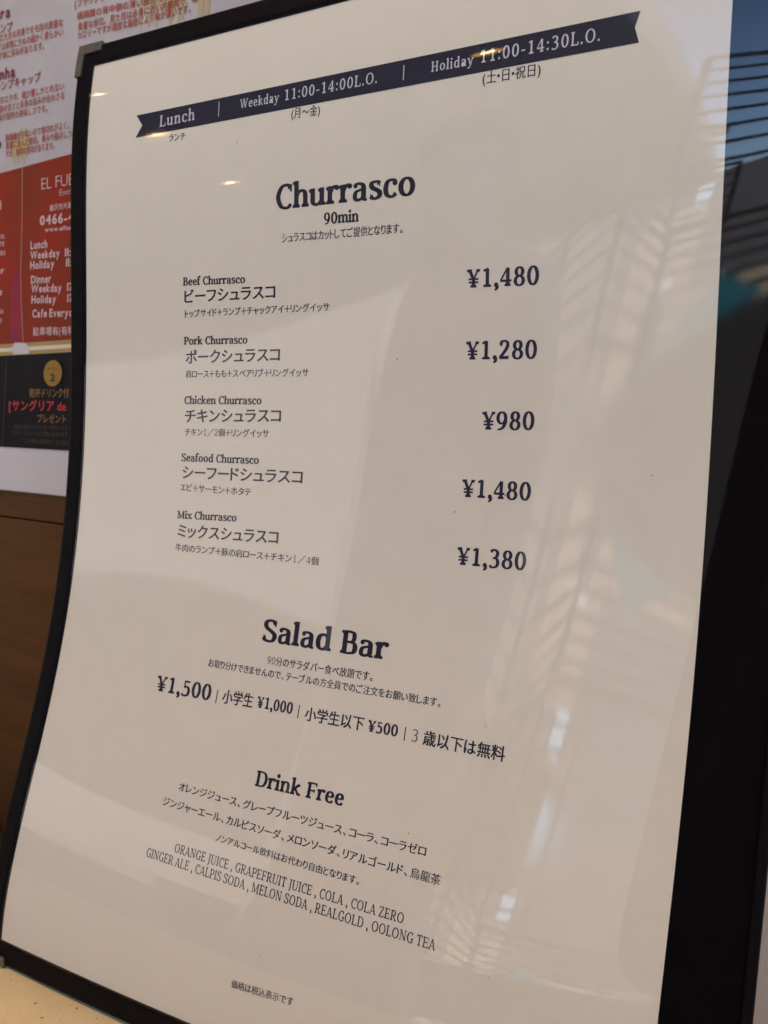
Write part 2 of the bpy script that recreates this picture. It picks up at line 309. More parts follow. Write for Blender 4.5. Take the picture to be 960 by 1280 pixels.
def serif_glyph(ch, S, T):
    k = (ch, S, T)
    if k in _cache: return _cache[k]
    if ch == ' ': _cache[k] = (np.zeros((0, 2)), [], .235, 0, .235); return _cache[k]
    p = Pen(S, T); adv = GL[ch](p)
    vs, fs = [], []
    tris = [t for q in p.polys for t in ([q] if len(q) < 4 else [[q[0], q[k], q[k+1]] for k in range(1, len(q)-1)] if len(q) == 4 else [q])]
    for q in tris:
        a = sum(q[i][0]*q[(i+1) % len(q)][1]-q[(i+1) % len(q)][0]*q[i][1] for i in range(len(q)))
        if abs(a) < 2: continue
        if a < 0: q = q[::-1]
        fs.append(list(range(len(vs), len(vs)+len(q)))); vs += [Vector((float(x), float(y))) for x, y in q]
    r = delaunay_2d_cdt(vs, [], fs, 1, .02)
    V = np.array([v[:] for v in r[0]])/1000.
    F = [tuple(f) for f, o in zip(r[2], r[5]) if len(o)]
    used = sorted({i for f in F for i in f}); V2 = V[used]
    mp = {a: b for b, a in enumerate(used)}
    _cache[k] = (V2, [tuple(mp[i] for i in f) for f in F], adv/1000., V2[:, 0].min(), V2[:, 0].max())
    return _cache[k]

def text_glyph(ch, thin_y=0., grow_x=0.):
    """glyph outline of Blender's built-in font, optionally with brush-type contrast"""
    k = (ch, thin_y, grow_x)
    if k in _cache: return _cache[k]
    cu = bpy.data.curves.new('glyph', 'FONT'); cu.body = ch; cu.resolution_u = 3
    ob = bpy.data.objects.new('glyph', cu); col.objects.link(ob)
    bpy.context.view_layer.update()
    me = bpy.data.meshes.new_from_object(ob.evaluated_get(bpy.context.evaluated_depsgraph_get()))
    V = np.array([v.co[:2] for v in me.vertices]); F = [tuple(p.vertices) for p in me.polygons]
    bpy.data.objects.remove(ob); bpy.data.curves.remove(cu); bpy.data.meshes.remove(me)
    if (thin_y or grow_x) and len(V):
        # weld, find outline normals, move outline
        key = {}; mp = []; W = []
        for v in V:
            q = (round(v[0], 5), round(v[1], 5))
            if q not in key: key[q] = len(W); W.append(v)
            mp.append(key[q])
        V = np.array(W); F = [tuple(dict.fromkeys(mp[i] for i in f)) for f in F]; F = [f for f in F if len(f) > 2]
        ed = {}
        N = np.zeros_like(V)
        for f in F:
            a = sum(V[f[i]][0]*V[f[(i+1) % len(f)]][1]-V[f[(i+1) % len(f)]][0]*V[f[i]][1] for i in range(len(f)))
            g = f if a > 0 else f[::-1]
            for i in range(len(g)): ed[(g[i], g[(i+1) % len(g)])] = ed.get((g[i], g[(i+1) % len(g)]), 0)+1
        nb = {}
        for (a, b) in ed:
            if (b, a) in ed: continue
            t = V[b]-V[a]; L = np.linalg.norm(t)
            if L < 1e-6: continue
            n = np.array([t[1], -t[0]])/L
            nb.setdefault(a, []).append(n); nb.setdefault(b, []).append(n)
        for i, ns in nb.items():
            m = sum(ns)/len(ns); L = np.linalg.norm(m)
            if L < .2: continue
            m = m/(L*L) if L > .5 else m/L
            N[i] = m
        V = V+np.stack([N[:, 0]*grow_x, N[:, 1]*-thin_y], 1)
    if len(V) == 0: V = np.zeros((0, 2)); r = (V, [], .3, 0, .3)
    else: r = (V, F, 1., V[:, 0].min(), V[:, 0].max())
    _cache[k] = r
    return r

KANJI = lambda c: '\u4e00' <= c <= '\u9fff'
def layout(text, kind, big=False):
    """-> list of (verts, faces, x); ink left, ink right, in em"""
    x = 0.; out = []
    for ch in text:
        if kind in 'BRLN' or (kind == 'J' and ch in '0123456789'):
            S, T = {'B': (142, 66), 'N': (150, 74), 'R': (98, 52), 'L': (106, 54), 'J': (72, 44), 'K': (64, 36)}[kind]
            V, F, adv, a, b = serif_glyph(ch, S, T)
            if kind == 'L': adv += .055
            if kind == 'J': V = V*1.15; adv *= 1.15
            out.append((V, F, x)); x += adv
        elif kind == 'J':
            V, F, adv, a, b = text_glyph(ch, *((-.012, .024) if big else (-.005, .020) if not KANJI(ch) else (.003, .014)))
            if ch == ' ': x += .3; continue
            if KANJI(ch): out.append((V, F, x)); x += 1.
            elif ch in '、。': out.append((V, F, x-a+.06)); x += b-a+.30
            else: out.append((V, F, x-a+.05)); x += b-a+.10
        else:
            g = {'S': (0, .010), 'H': (0, .030), 'T': (.012, -.012)}[kind]
            V, F, adv, a, b = text_glyph(ch, -g[1] if kind != 'T' else g[0], g[1])
            if ch == ' ': x += .28; continue
            if kind == 'S' and ch > '\x7f': out.append((V, F, x)); x += 1.
            else: out.append((V, F, x-a+.05)); x += b-a+.11
    lo = min(V[:, 0].min()+x0 for V, F, x0 in out if len(V)); hi = max(V[:, 0].max()+x0 for V, F, x0 in out if len(V))
    return out, lo, hi

TEXT = [
["h", "Lunch", "L", 0.1598, 0.1233, 0.2307, 0.1228, 0.0257, 1],
["h", "Weekday", "L", 0.3182, 0.1195, 0.3886, 0.1206, 0.0195, 1],
["h", "11:00-14:00L.O.", "L", 0.3992, 0.1206, 0.5509, 0.1212, 0.0226, 1],
["h", "Holiday", "L", 0.6324, 0.1209, 0.6918, 0.1217, 0.019, 1],
["h", "11:00-14:30L.O.", "L", 0.7022, 0.1215, 0.8537, 0.1227, 0.0233, 1],
["p", "|", "J", 0.2777, 0.1249, 0.2777, 0.1249, 0.0251, 1],
["p", "|", "J", 0.5913, 0.1242, 0.5913, 0.1242, 0.0219, 1],
["c", "ランチ", "J", 0.1794, 0.1471, 0.2137, 0.1487, 0.0129, 0],
["c", "(月〜金)", "J", 0.4113, 0.1463, 0.4601, 0.1479, 0.0161, 0],
["c", "(土・日・祝日)", "J", 0.7051, 0.1465, 0.7819, 0.148, 0.0166, 0],
["t", "Churrasco", "B", 0.3874, 0.2695, 0.6133, 0.2712, 0.0507, 0],
["t", "90min", "N", 0.4702, 0.2963, 0.527, 0.2975, 0.0234, 0],
["c", "シュラスコはカットしてご提供となります。", "J", 0.3982, 0.3152, 0.5954, 0.3169, 0.0145, 0],
["n", "Beef Churrasco", "N", 0.2117, 0.3658, 0.3322, 0.3686, 0.0179, 0],
["k", "ビーフシュラスコ", "J", 0.2143, 0.3913, 0.3875, 0.3917, 0.0227, 0],
["c", "トップサイド＋ランプ＋チャックアイ＋リングイッサ", "J", 0.2159, 0.4136, 0.4811, 0.4136, 0.0131, 0],
["y", "¥1,480", "B", 0.6902, 0.3932, 0.7875, 0.3937, 0.0352, 0],
["n", "Pork Churrasco", "N", 0.2141, 0.4554, 0.3378, 0.4563, 0.0179, 0],
["k", "ポークシュラスコ", "J", 0.2179, 0.483, 0.3972, 0.4812, 0.0227, 0],
["c", "肩ロース＋もも＋スペアリブ＋リングイッサ", "J", 0.2184, 0.505, 0.4478, 0.5039, 0.0131, 0],
["y", "¥1,280", "B", 0.6914, 0.4835, 0.7877, 0.4831, 0.0352, 0],
["n", "Chicken Churrasco", "N", 0.2173, 0.5458, 0.3661, 0.5449, 0.0179, 0],
["k", "チキンシュラスコ", "J", 0.2194, 0.5728, 0.4022, 0.5689, 0.0227, 0],
["c", "チキン1／2個＋リングイッサ", "J", 0.2204, 0.5937, 0.3814, 0.5919, 0.0131, 0],
["y", "¥980", "B", 0.7171, 0.5724, 0.7879, 0.5709, 0.0352, 0],
["n", "Seafood Churrasco", "N", 0.2161, 0.634, 0.3657, 0.6321, 0.0179, 0],
["k", "シーフードシュラスコ", "J", 0.2197, 0.6593, 0.4449, 0.6557, 0.0227, 0],
["c", "エビ＋サーモン＋ホタテ", "J", 0.2177, 0.6789, 0.3548, 0.6791, 0.0131, 0],
["y", "¥1,480", "B", 0.6939, 0.6601, 0.7881, 0.6591, 0.0352, 0],
["n", "Mix Churrasco", "N", 0.2156, 0.7227, 0.3315, 0.7193, 0.0179, 0],
["k", "ミックスシュラスコ", "J", 0.219, 0.7498, 0.4103, 0.7448, 0.0227, 0],
["c", "牛肉のランプ＋豚の肩ロース＋チキン1／4個", "J", 0.2177, 0.7721, 0.4825, 0.7691, 0.0131, 0],
["y", "¥1,380", "B", 0.6933, 0.7483, 0.7879, 0.7466, 0.0352, 0],
["t", "Salad Bar", "B", 0.4008, 0.8871, 0.6075, 0.885, 0.0475, 0],
["c", "90分のサラダバー食べ放題です。", "J", 0.4162, 0.9175, 0.5887, 0.9155, 0.0139, 0],
["c", "お取り分けできませんので、テーブルの方全員でのご注文をお願い致します。", "J", 0.3115, 0.9364, 0.6916, 0.9332, 0.0131, 0],
["q", "¥1,500", "B", 0.2195, 0.9871, 0.3258, 0.985, 0.0351, 0],
["p", "|", "J", 0.337, 0.987, 0.337, 0.987, 0.0228, 0],
["s", "小学生", "J", 0.3473, 0.9831, 0.4025, 0.9814, 0.0214, 0],
["q", "¥1,000", "N", 0.4095, 0.9807, 0.4707, 0.98, 0.024, 0],
["p", "|", "J", 0.4809, 0.9843, 0.4809, 0.9843, 0.0217, 0],
["s", "小学生以下", "J", 0.4915, 0.9831, 0.5856, 0.9818, 0.0203, 0],
["q", "¥500", "N", 0.5916, 0.982, 0.6366, 0.9816, 0.0228, 0],
["p", "|", "J", 0.6471, 0.9849, 0.6471, 0.9849, 0.021, 0],
["s", "3 歳以下は無料", "J", 0.6574, 0.9831, 0.7861, 0.9845, 0.0203, 0],
["t", "Drink Free", "B", 0.4308, 1.0861, 0.5736, 1.0839, 0.0315, 0],
["c", "オレンジジュース、グレープフルーツジュース、コーラ、コーラゼロ", "J", 0.3004, 1.1189, 0.7013, 1.119, 0.0142, 0],
["c", "ジンジャーエール、カルピスソーダ、メロンソーダ、リアルゴールド、烏龍茶", "J", 0.2774, 1.1443, 0.7264, 1.1482, 0.0141, 0],
["c", "ノンアルコール飲料はお代わり自由となります。", "J", 0.3835, 1.1713, 0.6168, 1.1742, 0.0118, 0],
["r", "ORANGE JUICE , GRAPEFRUIT JUICE , COLA , COLA ZERO", "R", 0.3171, 1.2027, 0.6859, 1.2046, 0.0188, 0],
["r", "GINGER ALE , CALPIS SODA , MELON SODA , REALGOLD , OOLONG TEA", "R", 0.268, 1.2204, 0.7329, 1.2245, 0.019, 0],
["c", "価格は税込表示です", "J", 0.4528, 1.3466, 0.5512, 1.3413, 0.0117, 0]
]
FLYER = [
["Alcatra", "H", -0.1845, 0.506, -0.1393, 0.5001, 0.00929, "m"],
["アルカトラ＝ランプ", "S", -0.2024, 0.4994, -0.1367, 0.4915, 0.00651, "r"],
["うま味が凝縮された大きな赤身でモモ肉の貴重な", "S", -0.1897, 0.4922, -0.0839, 0.482, 0.005, "o"],
["部位。赤身としては非常にきめの細かく柔らかい", "S", -0.1867, 0.4861, -0.0837, 0.4766, 0.005, "o"],
["肉質。ヘルシーで味に深みがあります。", "S", -0.1865, 0.4808, -0.1022, 0.4731, 0.005, "o"],
["Picanha", "H", -0.173, 0.4671, -0.1331, 0.4638, 0.00914, "m"],
["イチボ＝ランプキャップ", "S", -0.1858, 0.4615, -0.1055, 0.4557, 0.0064, "r"],
["牛のお尻のエクボ、極少量しかとれない", "S", -0.1697, 0.4524, -0.0824, 0.4465, 0.00488, "o"],
["部位。脂身の甘さと赤身の旨みが合わさる", "S", -0.1695, 0.447, -0.0822, 0.4413, 0.00488, "o"],
["風味が独特の美味しさです。", "S", -0.1575, 0.4413, -0.0988, 0.4372, 0.00477, "o"],
["Miolo", "H", -0.1817, 0.4258, -0.1493, 0.4244, 0.00929, "p"],
["筋繊維が少ないので歯切れがよく、ビタ", "S", -0.1446, 0.4275, -0.0664, 0.4236, 0.00488, "o"],
["豊富に含んだ部位。臭みや脂のしつこさ", "S", -0.1444, 0.4229, -0.0662, 0.4185, 0.00477, "o"],
["すが、独特の旨味があります。", "S", -0.1443, 0.4181, -0.092, 0.415, 0.00477, "o"],
["[フラウディーニャ]", "S", -0.0733, 0.4896, -0.0302, 0.4865, 0.00465, "r"],
["横隔膜の背中側の薄い部分で、", "S", -0.0711, 0.4825, 0.0021, 0.4766, 0.00465, "o"],
["貴重な部位。見た目は赤身に近い内臓肉で、味", "S", -0.0701, 0.4765, 0.0256, 0.4706, 0.00465, "o"],
["カロリーですが適度な脂肪により味が濃いです。", "S", -0.0703, 0.4717, 0.0204, 0.4667, 0.00465, "o"],
["EL FUEGO", "T", -0.105, 0.3932, -0.0547, 0.3911, 0.00971, "w"],
["Enoshima", "T", -0.0861, 0.3872, -0.0619, 0.3867, 0.00529, "w"],
["藤沢市片瀬海岸", "S", -0.0961, 0.3799, -0.0645, 0.379, 0.00395, "w"],
["0466-47", "H", -0.1063, 0.3728, -0.0649, 0.3707, 0.00771, "w"],
["www.elfuego", "H", -0.1007, 0.3683, -0.067, 0.3664, 0.00357, "w"],
["Lunch", "H", -0.1162, 0.3598, -0.098, 0.359, 0.00657, "w"],
["Weekday", "H", -0.1162, 0.3539, -0.0847, 0.3524, 0.00643, "w"],
["11:00", "H", -0.0793, 0.3522, -0.0633, 0.3515, 0.00614, "w"],
["Holiday", "H", -0.116, 0.3479, -0.09, 0.3467, 0.00657, "w"],
["11:00", "H", -0.0779, 0.3463, -0.0631, 0.3456, 0.00629, "w"],
["Dinner", "H", -0.1148, 0.3393, -0.0928, 0.3383, 0.00643, "w"],
["Weekday", "H", -0.1142, 0.3339, -0.0815, 0.3322, 0.00643, "w"],
["17:00", "H", -0.0758, 0.3322, -0.0595, 0.3314, 0.00629, "w"],
["Holiday", "H", -0.1135, 0.3273, -0.0868, 0.3261, 0.00643, "w"],
["17:00", "H", -0.0751, 0.3258, -0.0592, 0.3251, 0.00614, "w"],
["Cafe Everyday", "H", -0.112, 0.3189, -0.0611, 0.3169, 0.00657, "w"],
["駐車場有(有料)", "S", -0.1106, 0.3083, -0.0644, 0.3069, 0.00547, "w"],
["乾杯ドリンク付", "S", -0.1122, 0.2714, -0.0705, 0.2713, 0.00593, "g"],
["[サングリア de", "S", -0.1341, 0.2634, -0.0733, 0.2633, 0.00721, "R"],
["プレゼント", "S", -0.1033, 0.2564, -0.073, 0.2563, 0.00558, "g"],
["お好きなサングリアを一杯サービス", "S", -0.1284, 0.2519, -0.0713, 0.2521, 0.00314, "d"],
["ランチ・ディナーでご利用いただけます", "S", -0.1309, 0.2481, -0.0711, 0.2482, 0.00326, "d"],
["この券をお持ちください", "S", -0.117, 0.2436, -0.0709, 0.2438, 0.00314, "d"],
["2", "H", -0.0893, 0.2805, -0.0841, 0.2803, 0.006, "k"],
["サービス", "S", -0.0923, 0.287, -0.0816, 0.2867, 0.00198, "k"],
["日", "S", -0.1583, 0.3884, -0.1497, 0.3876, 0.00628, "w"],
["料", "S", -0.15, 0.3693, -0.1455, 0.369, 0.00337, "w"],
["付", "S", -0.152, 0.365, -0.1454, 0.3647, 0.00349, "w"],
["別", "S", -0.1509, 0.3593, -0.1447, 0.359, 0.00337, "w"],
["す", "S", -0.1514, 0.3482, -0.1443, 0.3477, 0.00349, "w"],
["要", "S", -0.1509, 0.3348, -0.1465, 0.3346, 0.00349, "w"],
["込", "S", -0.1487, 0.3233, -0.1443, 0.3231, 0.00349, "w"],
["可", "S", -0.1503, 0.3174, -0.1458, 0.3172, 0.00349, "w"]
]
# ================================================================ SETTING
WK = .135; WY = .114; CW = 1/math.hypot(1, WK)
ex = Vector((CW, -CW*WK, 0)); ny = Vector((-CW*WK, -CW, 0))          # along the wall, out of the wall
def wall(s, z, h=0.):                                               # s metres along the shop wall
    return Vector((0, WY, 0))+ex*s+Vector((0, 0, z))+ny*h
Wm = Matrix(((ex.x, ny.x, 0, 0), (ex.y, ny.y, 0, WY), (0, 0, 1, 0), (0, 0, 0, 1)))   # local (s, h, z) -> world
def wbox(s0, s1, h0, h1, z0, z1, bevel=0.): 
    V, F = box(s0, s1, h0, h1, z0, z1, None, bevel)
    return [Wm @ v for v in V], [f[::-1] for f in F]

GZ = -1.0
V, F = box(-250, 250, -300, 60, GZ-.3, GZ)
link('ground', V, F, mat('paving', (.45, .40, .34), .8, .3, noise=.12, nscale=3), kind='structure')
V, F = wbox(-3.4, .15, -.12, -.016, GZ, 1.6); link('wall_backing', V, F, M_dark, kind='structure')
wood = thing('wooden_wall', wall(-.5, 0, -.016), 'dark brown horizontal boards of the wall behind the menu on the left', 'wall')
zs = [GZ, -.82, -.62, -.42, -.215, -.005, .1966, .398, .598, .798, 1.0, 1.2, 1.4, 1.6]
for a, b in zip(zs[:-1], zs[1:]):
    V, F = wbox(-3.4, .150, -.015, 0, a+.0004, b-.0004, .0007); link('board', V, F, M_wood, wood)
V, F = wbox(.1502, 4.5, -.12, -.0005, GZ, 1.6); tag(link('rendered_wall', V, F, M_cwall), 'cream rendered wall to the right behind the black edge of the menu', 'wall')

# counter the holder stands on
V, F = box(-2.2, 2.4, -.26, .088, -.045, 0, None, .004)
counter = tag(link('counter', V, F, M_stone), 'pale yellow stone counter with fine dark specks under the menu', 'counter')
V, F = box(-2.2, 2.4, -.20, .14, GZ, -.0455); link('base', V, F, M_wood, counter)
V, F = box(-2.2, .14, .0885, .110, -.044, .008, None, .002); tag(link('rear_trim', V, F, M_dark), 'dark strip along the back of the counter by the wooden wall', 'trim')
sv, sf = [], []
for i in range(420):
    x, y = rnd.uniform(-.15, .3), rnd.uniform(-.1, .055); r = rnd.choice((.00022, .0003, .0004, .0006)); k = len(sv)
    n_ = 7; ph = rnd.random()*6
    sv.append((x, y, .0001)); 
    for j in range(n_): a = ph+j*2*math.pi/n_; q = r*rnd.uniform(.7, 1.2); sv.append((x+q*math.cos(a), y+q*math.sin(a), .00004))
    sf += [(k, k+1+j, k+1+(j+1) % n_) for j in range(n_)]
link('stone_specks', sv, sf, flat('dark_speck', (.07, .045, .03)), counter, kind='stuff')

# ================================================================ FLYER ON THE WALL
flyer = thing('flyer', wall(-.05, .2135, .002), 'grey, red and black flyer with orange Japanese text on the wall behind the menu', 'flyer')
def wp(s, z, h): return wall(s, z, h)
def fl_grid(name, s0, s1, z0, z1, m, h, parent=None, n=24):
    V = [wp(s0+(s1-s0)*i/n, z0+(z1-z0)*j/n, h+warp(s0+(s1-s0)*i/n, z0+(z1-z0)*j/n)) for j in range(n+1) for i in range(n+1)]
    F = [(j*(n+1)+i, j*(n+1)+i+1, (j+1)*(n+1)+i+1, (j+1)*(n+1)+i) for j in range(n) for i in range(n)]
    return link(name, V, F, m, parent or flyer, smooth=True)
def warp(s, z): return .0012*math.sin(s*31+z*9)+.0009*math.sin(z*27-s*8)+.0025
sheet_o = fl_grid('flyer_paper', -.255, .17, .2135, .80, M_flyer, 0)
fl_grid('white_margin', -.255, .17, .214, .2395, M_white, .00012)
fl_grid('red_panel', -.25, .165, .3040, .4095, M_redp, .00012)
fl_grid('black_panel', -.25, .165, .2403, .2969, M_blackp, .00012)
fl_grid('gold_stripe', -.25, .165, .2970, .2992, M_gold, .00012)
fl_grid('cream_stripe', -.25, .165, .2992, .3015, M_cream, .00012)
fl_grid('gold_stripe', -.25, .165, .3015, .3039, M_gold, .00012)
def blob(name, pts, m, h):
    V = [wp(s, z, h+warp(s, z)) for s, z in pts]; return link(name, V, [tuple(range(len(V)))], m, flyer)
blob('purple_patch', [(-.1370, .3440), (-.1275, .3490), (-.1250, .3320), (-.1225, .3050), (-.1360, .3050), (-.1375, .3200)], M_purple, .0002)
blob('cream_patch', [(-.1310, .3045), (-.1200, .3040), (-.1140, .3010), (-.1150, .2973), (-.1320, .2973), (-.1340, .301)], M_white, .00022)
def crease(pts, w, h, c):
    V = []; F = []
    for i, (s, z) in enumerate(pts): V += [wp(s-w/2, z, h+warp(s, z)), wp(s+w/2, z, h+warp(s, z))]
    F = [(2*i, 2*i+1, 2*i+3, 2*i+2) for i in range(len(pts)-1)]; link('fold_line', V, F, c, flyer)
crease([(-.1260, .4093), (-.1262, .375), (-.1266, .3450), (-.1250, .33), (-.1212, .3042)], .0009, .0004, flat('worn_fold', (.40, .16, .12)))
crease([(-.1388, .2965), (-.1392, .270), (-.1405, .2405)], .0006, .0004, flat('dark_fold', (.045, .038, .04)))
def smear(s0, s1, z0, z1, k):
    V = []; F = []
    for i in range(k):
        a = s0+(s1-s0)*(i+rnd.random()*.8)/k; w = rnd.uniform(.0012, .0042); b0 = z0+rnd.random()*(z1-z0)*.45; b1 = z1-rnd.random()*(z1-z0)*.15
        o = len(V); n = 9; hh = .00018+.000006*i
        for j in range(n+1):
            z = b0+(b1-b0)*j/n; jt = rnd.uniform(-.0004, .0004); ww = w*(.35+.65*math.sin(math.pi*min(.97, (j+.6)/n)))
            V += [wp(a-ww/2+jt, z, hh+warp(a, z)), wp(a+ww/2+jt, z, hh+warp(a, z))]
        F += [(o+2*j, o+2*j+1, o+2*j+3, o+2*j+2) for j in range(n)]
    link('paint_smear', V, F, M_ochre, flyer)
smear(-.020, .046, .460, .52, 34); smear(-.137, -.119, .4105, .433, 12)
bv = [wp(-.0871+.0090*math.cos(a), .2850+.0077*math.sin(a), .0010+warp(-.0871, .2850)) for a in np.linspace(0, 2*math.pi, 41)[:-1]]
link('gold_badge', bv, [tuple(range(40))], flat('badge_gold', (.27, .15, .02)), flyer)

def run_mesh(text, kind, big=False): return layout(text, kind, big)
def flyer_text(t, k, s0, z0, s1, z1, em, c):
    out, lo, hi = layout(t, k); V = []; F = []
    sx = (s1-s0)/(hi-lo); 
    for g, f, x in out:
        o = len(V)
        for a, b in g:
            q = (a+x-lo)*sx; s = s0+q; z = z0+(z1-z0)*(q/(s1-s0))+b*em
            V.append(wp(s, z, (.0013 if c == 'k' else .00050)+warp(s, z)))
        F += [tuple(i+o for i in ff) for ff in f]
    m = FC[c]
    link('printed_text', V, F, m, flyer)
for a in FLYER: flyer_text(*a)

# ================================================================ THE MENU
U0, U1, V0, V1 = -.034, 1.095, -.034, 1.449
m0 = to_world(sheet_raw(np.array(.5), np.array(V1)))
menu = thing('menu', (float(m0[0]), float(m0[1]), 0), 'white restaurant menu card in a black edged clear plastic holder standing on the counter', 'menu')
V, F = patch(U0, U1, V0, V1, -.0004, 46, 62, back=-.0022); link('backing_board', V, F, M_board, menu, smooth=False)
V, F = patch(0, 1, 0, 1.414, 0., 50, 72); paper = link('paper', V, F, M_paper, menu, smooth=True)
V, F = patch(U0+.004, U1-.004, V0+.004, V1-.004, .00075, 90, 124); link('clear_film', V, F, M_film, menu, smooth=True)

def strip_profile(path, side, w, h0, h1, n):
    """rounded binding along a straight line of the sheet: path = (u0, v0, u1, v1), side = inward direction"""
    V, F = [], []; prof = [(0, -.0028), (-.0, .0006), (.06, h1*.85), (.16, h1), (.84, h1), (.95, h1*.82), (1, h0)]
    for i in range(n+1):
        t_ = i/n; u = path[0]+(path[2]-path[0])*t_; v = path[1]+(path[3]-path[1])*t_
        for a, h in prof:
            p = sheet(u+side[0]*a*w, v+side[1]*a*w, h); V.append(tuple(p))
    k = len(prof)
    F = [(i*k+j, (i+1)*k+j, (i+1)*k+j+1, i*k+j+1) for i in range(n) for j in range(k-1)]
    F += [tuple(range(k)), tuple(range(n*k, n*k+k))]
    return V, F
for nm, pth, sd, w in (('left_binding', (U0-.001, V0, U0-.001, V1), (1, 0), .0335), ('top_binding', (U0+.032, V0-.001, U1, V0-.001), (0, 1), .0335), ('bottom_binding', (U0+.032, V1+.001, U1, V1+.001), (0, -1), .0345)):
    V, F = strip_profile(pth, sd, w, .0008, .0013, 60); link('edge_binding', V, F, M_bind, menu)
V, F = strip_profile((U1+.001, V0, U1+.001, V1), (-1, 0), .012, .0008, .0012, 60); link('edge_binding', V, F, M_bind, menu)
def corner(u, v, du, dv):
    a, w, w2 = .050, .0115, .0130
    def arm(u0, u1, v0, v1):
        return patch(min(u0, u1), max(u0, u1), min(v0, v1), max(v0, v1), .0022, 6, 6, back=-.0034)
    A = arm(u-du*.003, u+du*a, v-dv*.003, v+dv*w2); B = arm(u-du*.003, u+du*w, v+dv*w2, v+dv*a)
    V, F = join([A, B]); link('metal_corner', V, F, M_metal, menu)
corner(U0, V0, 1, 1); corner(U0, V1, 1, -1)

def sheet_text(name, text, kind, u0, v0, u1, v1, em, m, h, big=False, label=None):
    if text == '|':
        w = .0011; V, F = [], []
        return None
    out, lo, hi = layout(text, kind, big); V, F = [], []
    sx = (u1-u0)/(hi-lo)
    P = []; 
    for g, f, x in out:
        o = len(P)
        for a, b in g:
            q = (a+x-lo)*sx; P.append((u0+q, v0+(v1-v0)*(q/(u1-u0))-b*em))
        F += [tuple(i+o for i in ff)[::-1] for ff in f]
    P = np.array(P); W = sheet(P[:, 0], P[:, 1], h)
    ob = link(name, [tuple(p) for p in W], F, m, paper)
    if label: ob['label'] = label
    return ob
# ribbon banner with swallow-tail ends
bu = np.linspace(.1085, .8998, 60); V = []; F = []
vt = lambda u: .0980; vb = lambda u: .1325
rows = 6
for j in range(rows+1):
    k = abs(j/rows-.5)*2
    for i, u in enumerate(bu):
        q = u
        if i == 0: q = .1085+.0135*(1-k)
        if i == len(bu)-1: q = .8998-.0056*(1-k)
        V.append(tuple(sheet(q, vt(q)+(vb(q)-vt(q))*j/rows, .00010)))
nb = len(bu); F = [(j*nb+i, (j+1)*nb+i, (j+1)*nb+i+1, j*nb+i+1) for j in range(rows) for i in range(nb-1)]
link('ribbon_banner', V, F, M_banner, paper)['label'] = 'dark navy ribbon banner with the opening hours'
NAMES = dict(h='banner_text', p='divider_line', c='small_text', t='heading_text', n='dish_name_text', k='dish_name_text', y='price_text', q='price_text', s='price_note_text', r='drink_list_text')
for r_, txt, kind, u0, v0, u1, v1, em, wflag in TEXT:
    m_ = M_knock if wflag else (M_inkv if r_ in 'yq' else M_ink)
    if txt == '|':
        hh = em*.86
        V, F = patch(u0-.0007, u0+.0007, v0-hh, v0, .00025 if wflag else .0001, 1, 4); link('divider_line', V, F, m_, paper); continue
    lab = None
    if r_ in 'tyq': lab = ('heading' if r_ == 't' else 'price')+' reading '+txt
    sheet_text(NAMES[r_], txt, kind, u0, v0, u1, v1, em, m_, .00028 if wflag else .00010, big=(r_ in 'ks'), label=lab)
# dust on the film
V, F = [], []
for i in range(34):
    u, v = rnd.uniform(.0, 1.08), rnd.uniform(0, 1.41); r = rnd.choice((.00010, .00015, .0002, .0003)); n_ = 6; k = len(V)
    ph = rnd.random()*6
    for j in range(n_): a = ph+j*2*math.pi/n_; q = r/S*rnd.uniform(.6, 1.3); V.append(tuple(sheet(u+q*math.cos(a), v+q*math.sin(a), .00082)))
    F.append(tuple(range(k, k+n_)))
link('dust_specks', V, F, flat('dust', (.10, .075, .06)), menu, kind='stuff')

# ================================================================ WHAT THE FILM MIRRORS (in front of the shop)
M_soffit = mat('soffit_plaster', (.42, .39, .34), .8, .2, noise=.04, nscale=2)
CZ = 1.6
V, F = box(-.21, 4.5, -1.15, .3, CZ, CZ+.25); link('ceiling', V, F, M_soffit, kind='structure')
ex_ = lambda y: -.2101+.181*(y-.3)
V = [(x if x < 0 else ex_(y), y, z) for z in (CZ, CZ+.25) for x, y in ((-30, -18), (1, -18), (1, .3), (-30, .3))]
F = [(3, 2, 1, 0), (4, 5, 6, 7), (0, 1, 5, 4), (1, 2, 6, 5), (2, 3, 7, 6), (3, 0, 4, 7)]; link('ceiling_terrace', V, F, M_soffit, kind='structure')
M_lamp = emit('lamp_glow', (1., .62, .24), 12)
M_halo = emit('lamp_halo', (1., .50, .14), 1.6)  # glowing ring added round the lens to imitate its soft orange halo
M_rim = mat('lamp_rim', (.7, .7, .68), .3, .5)
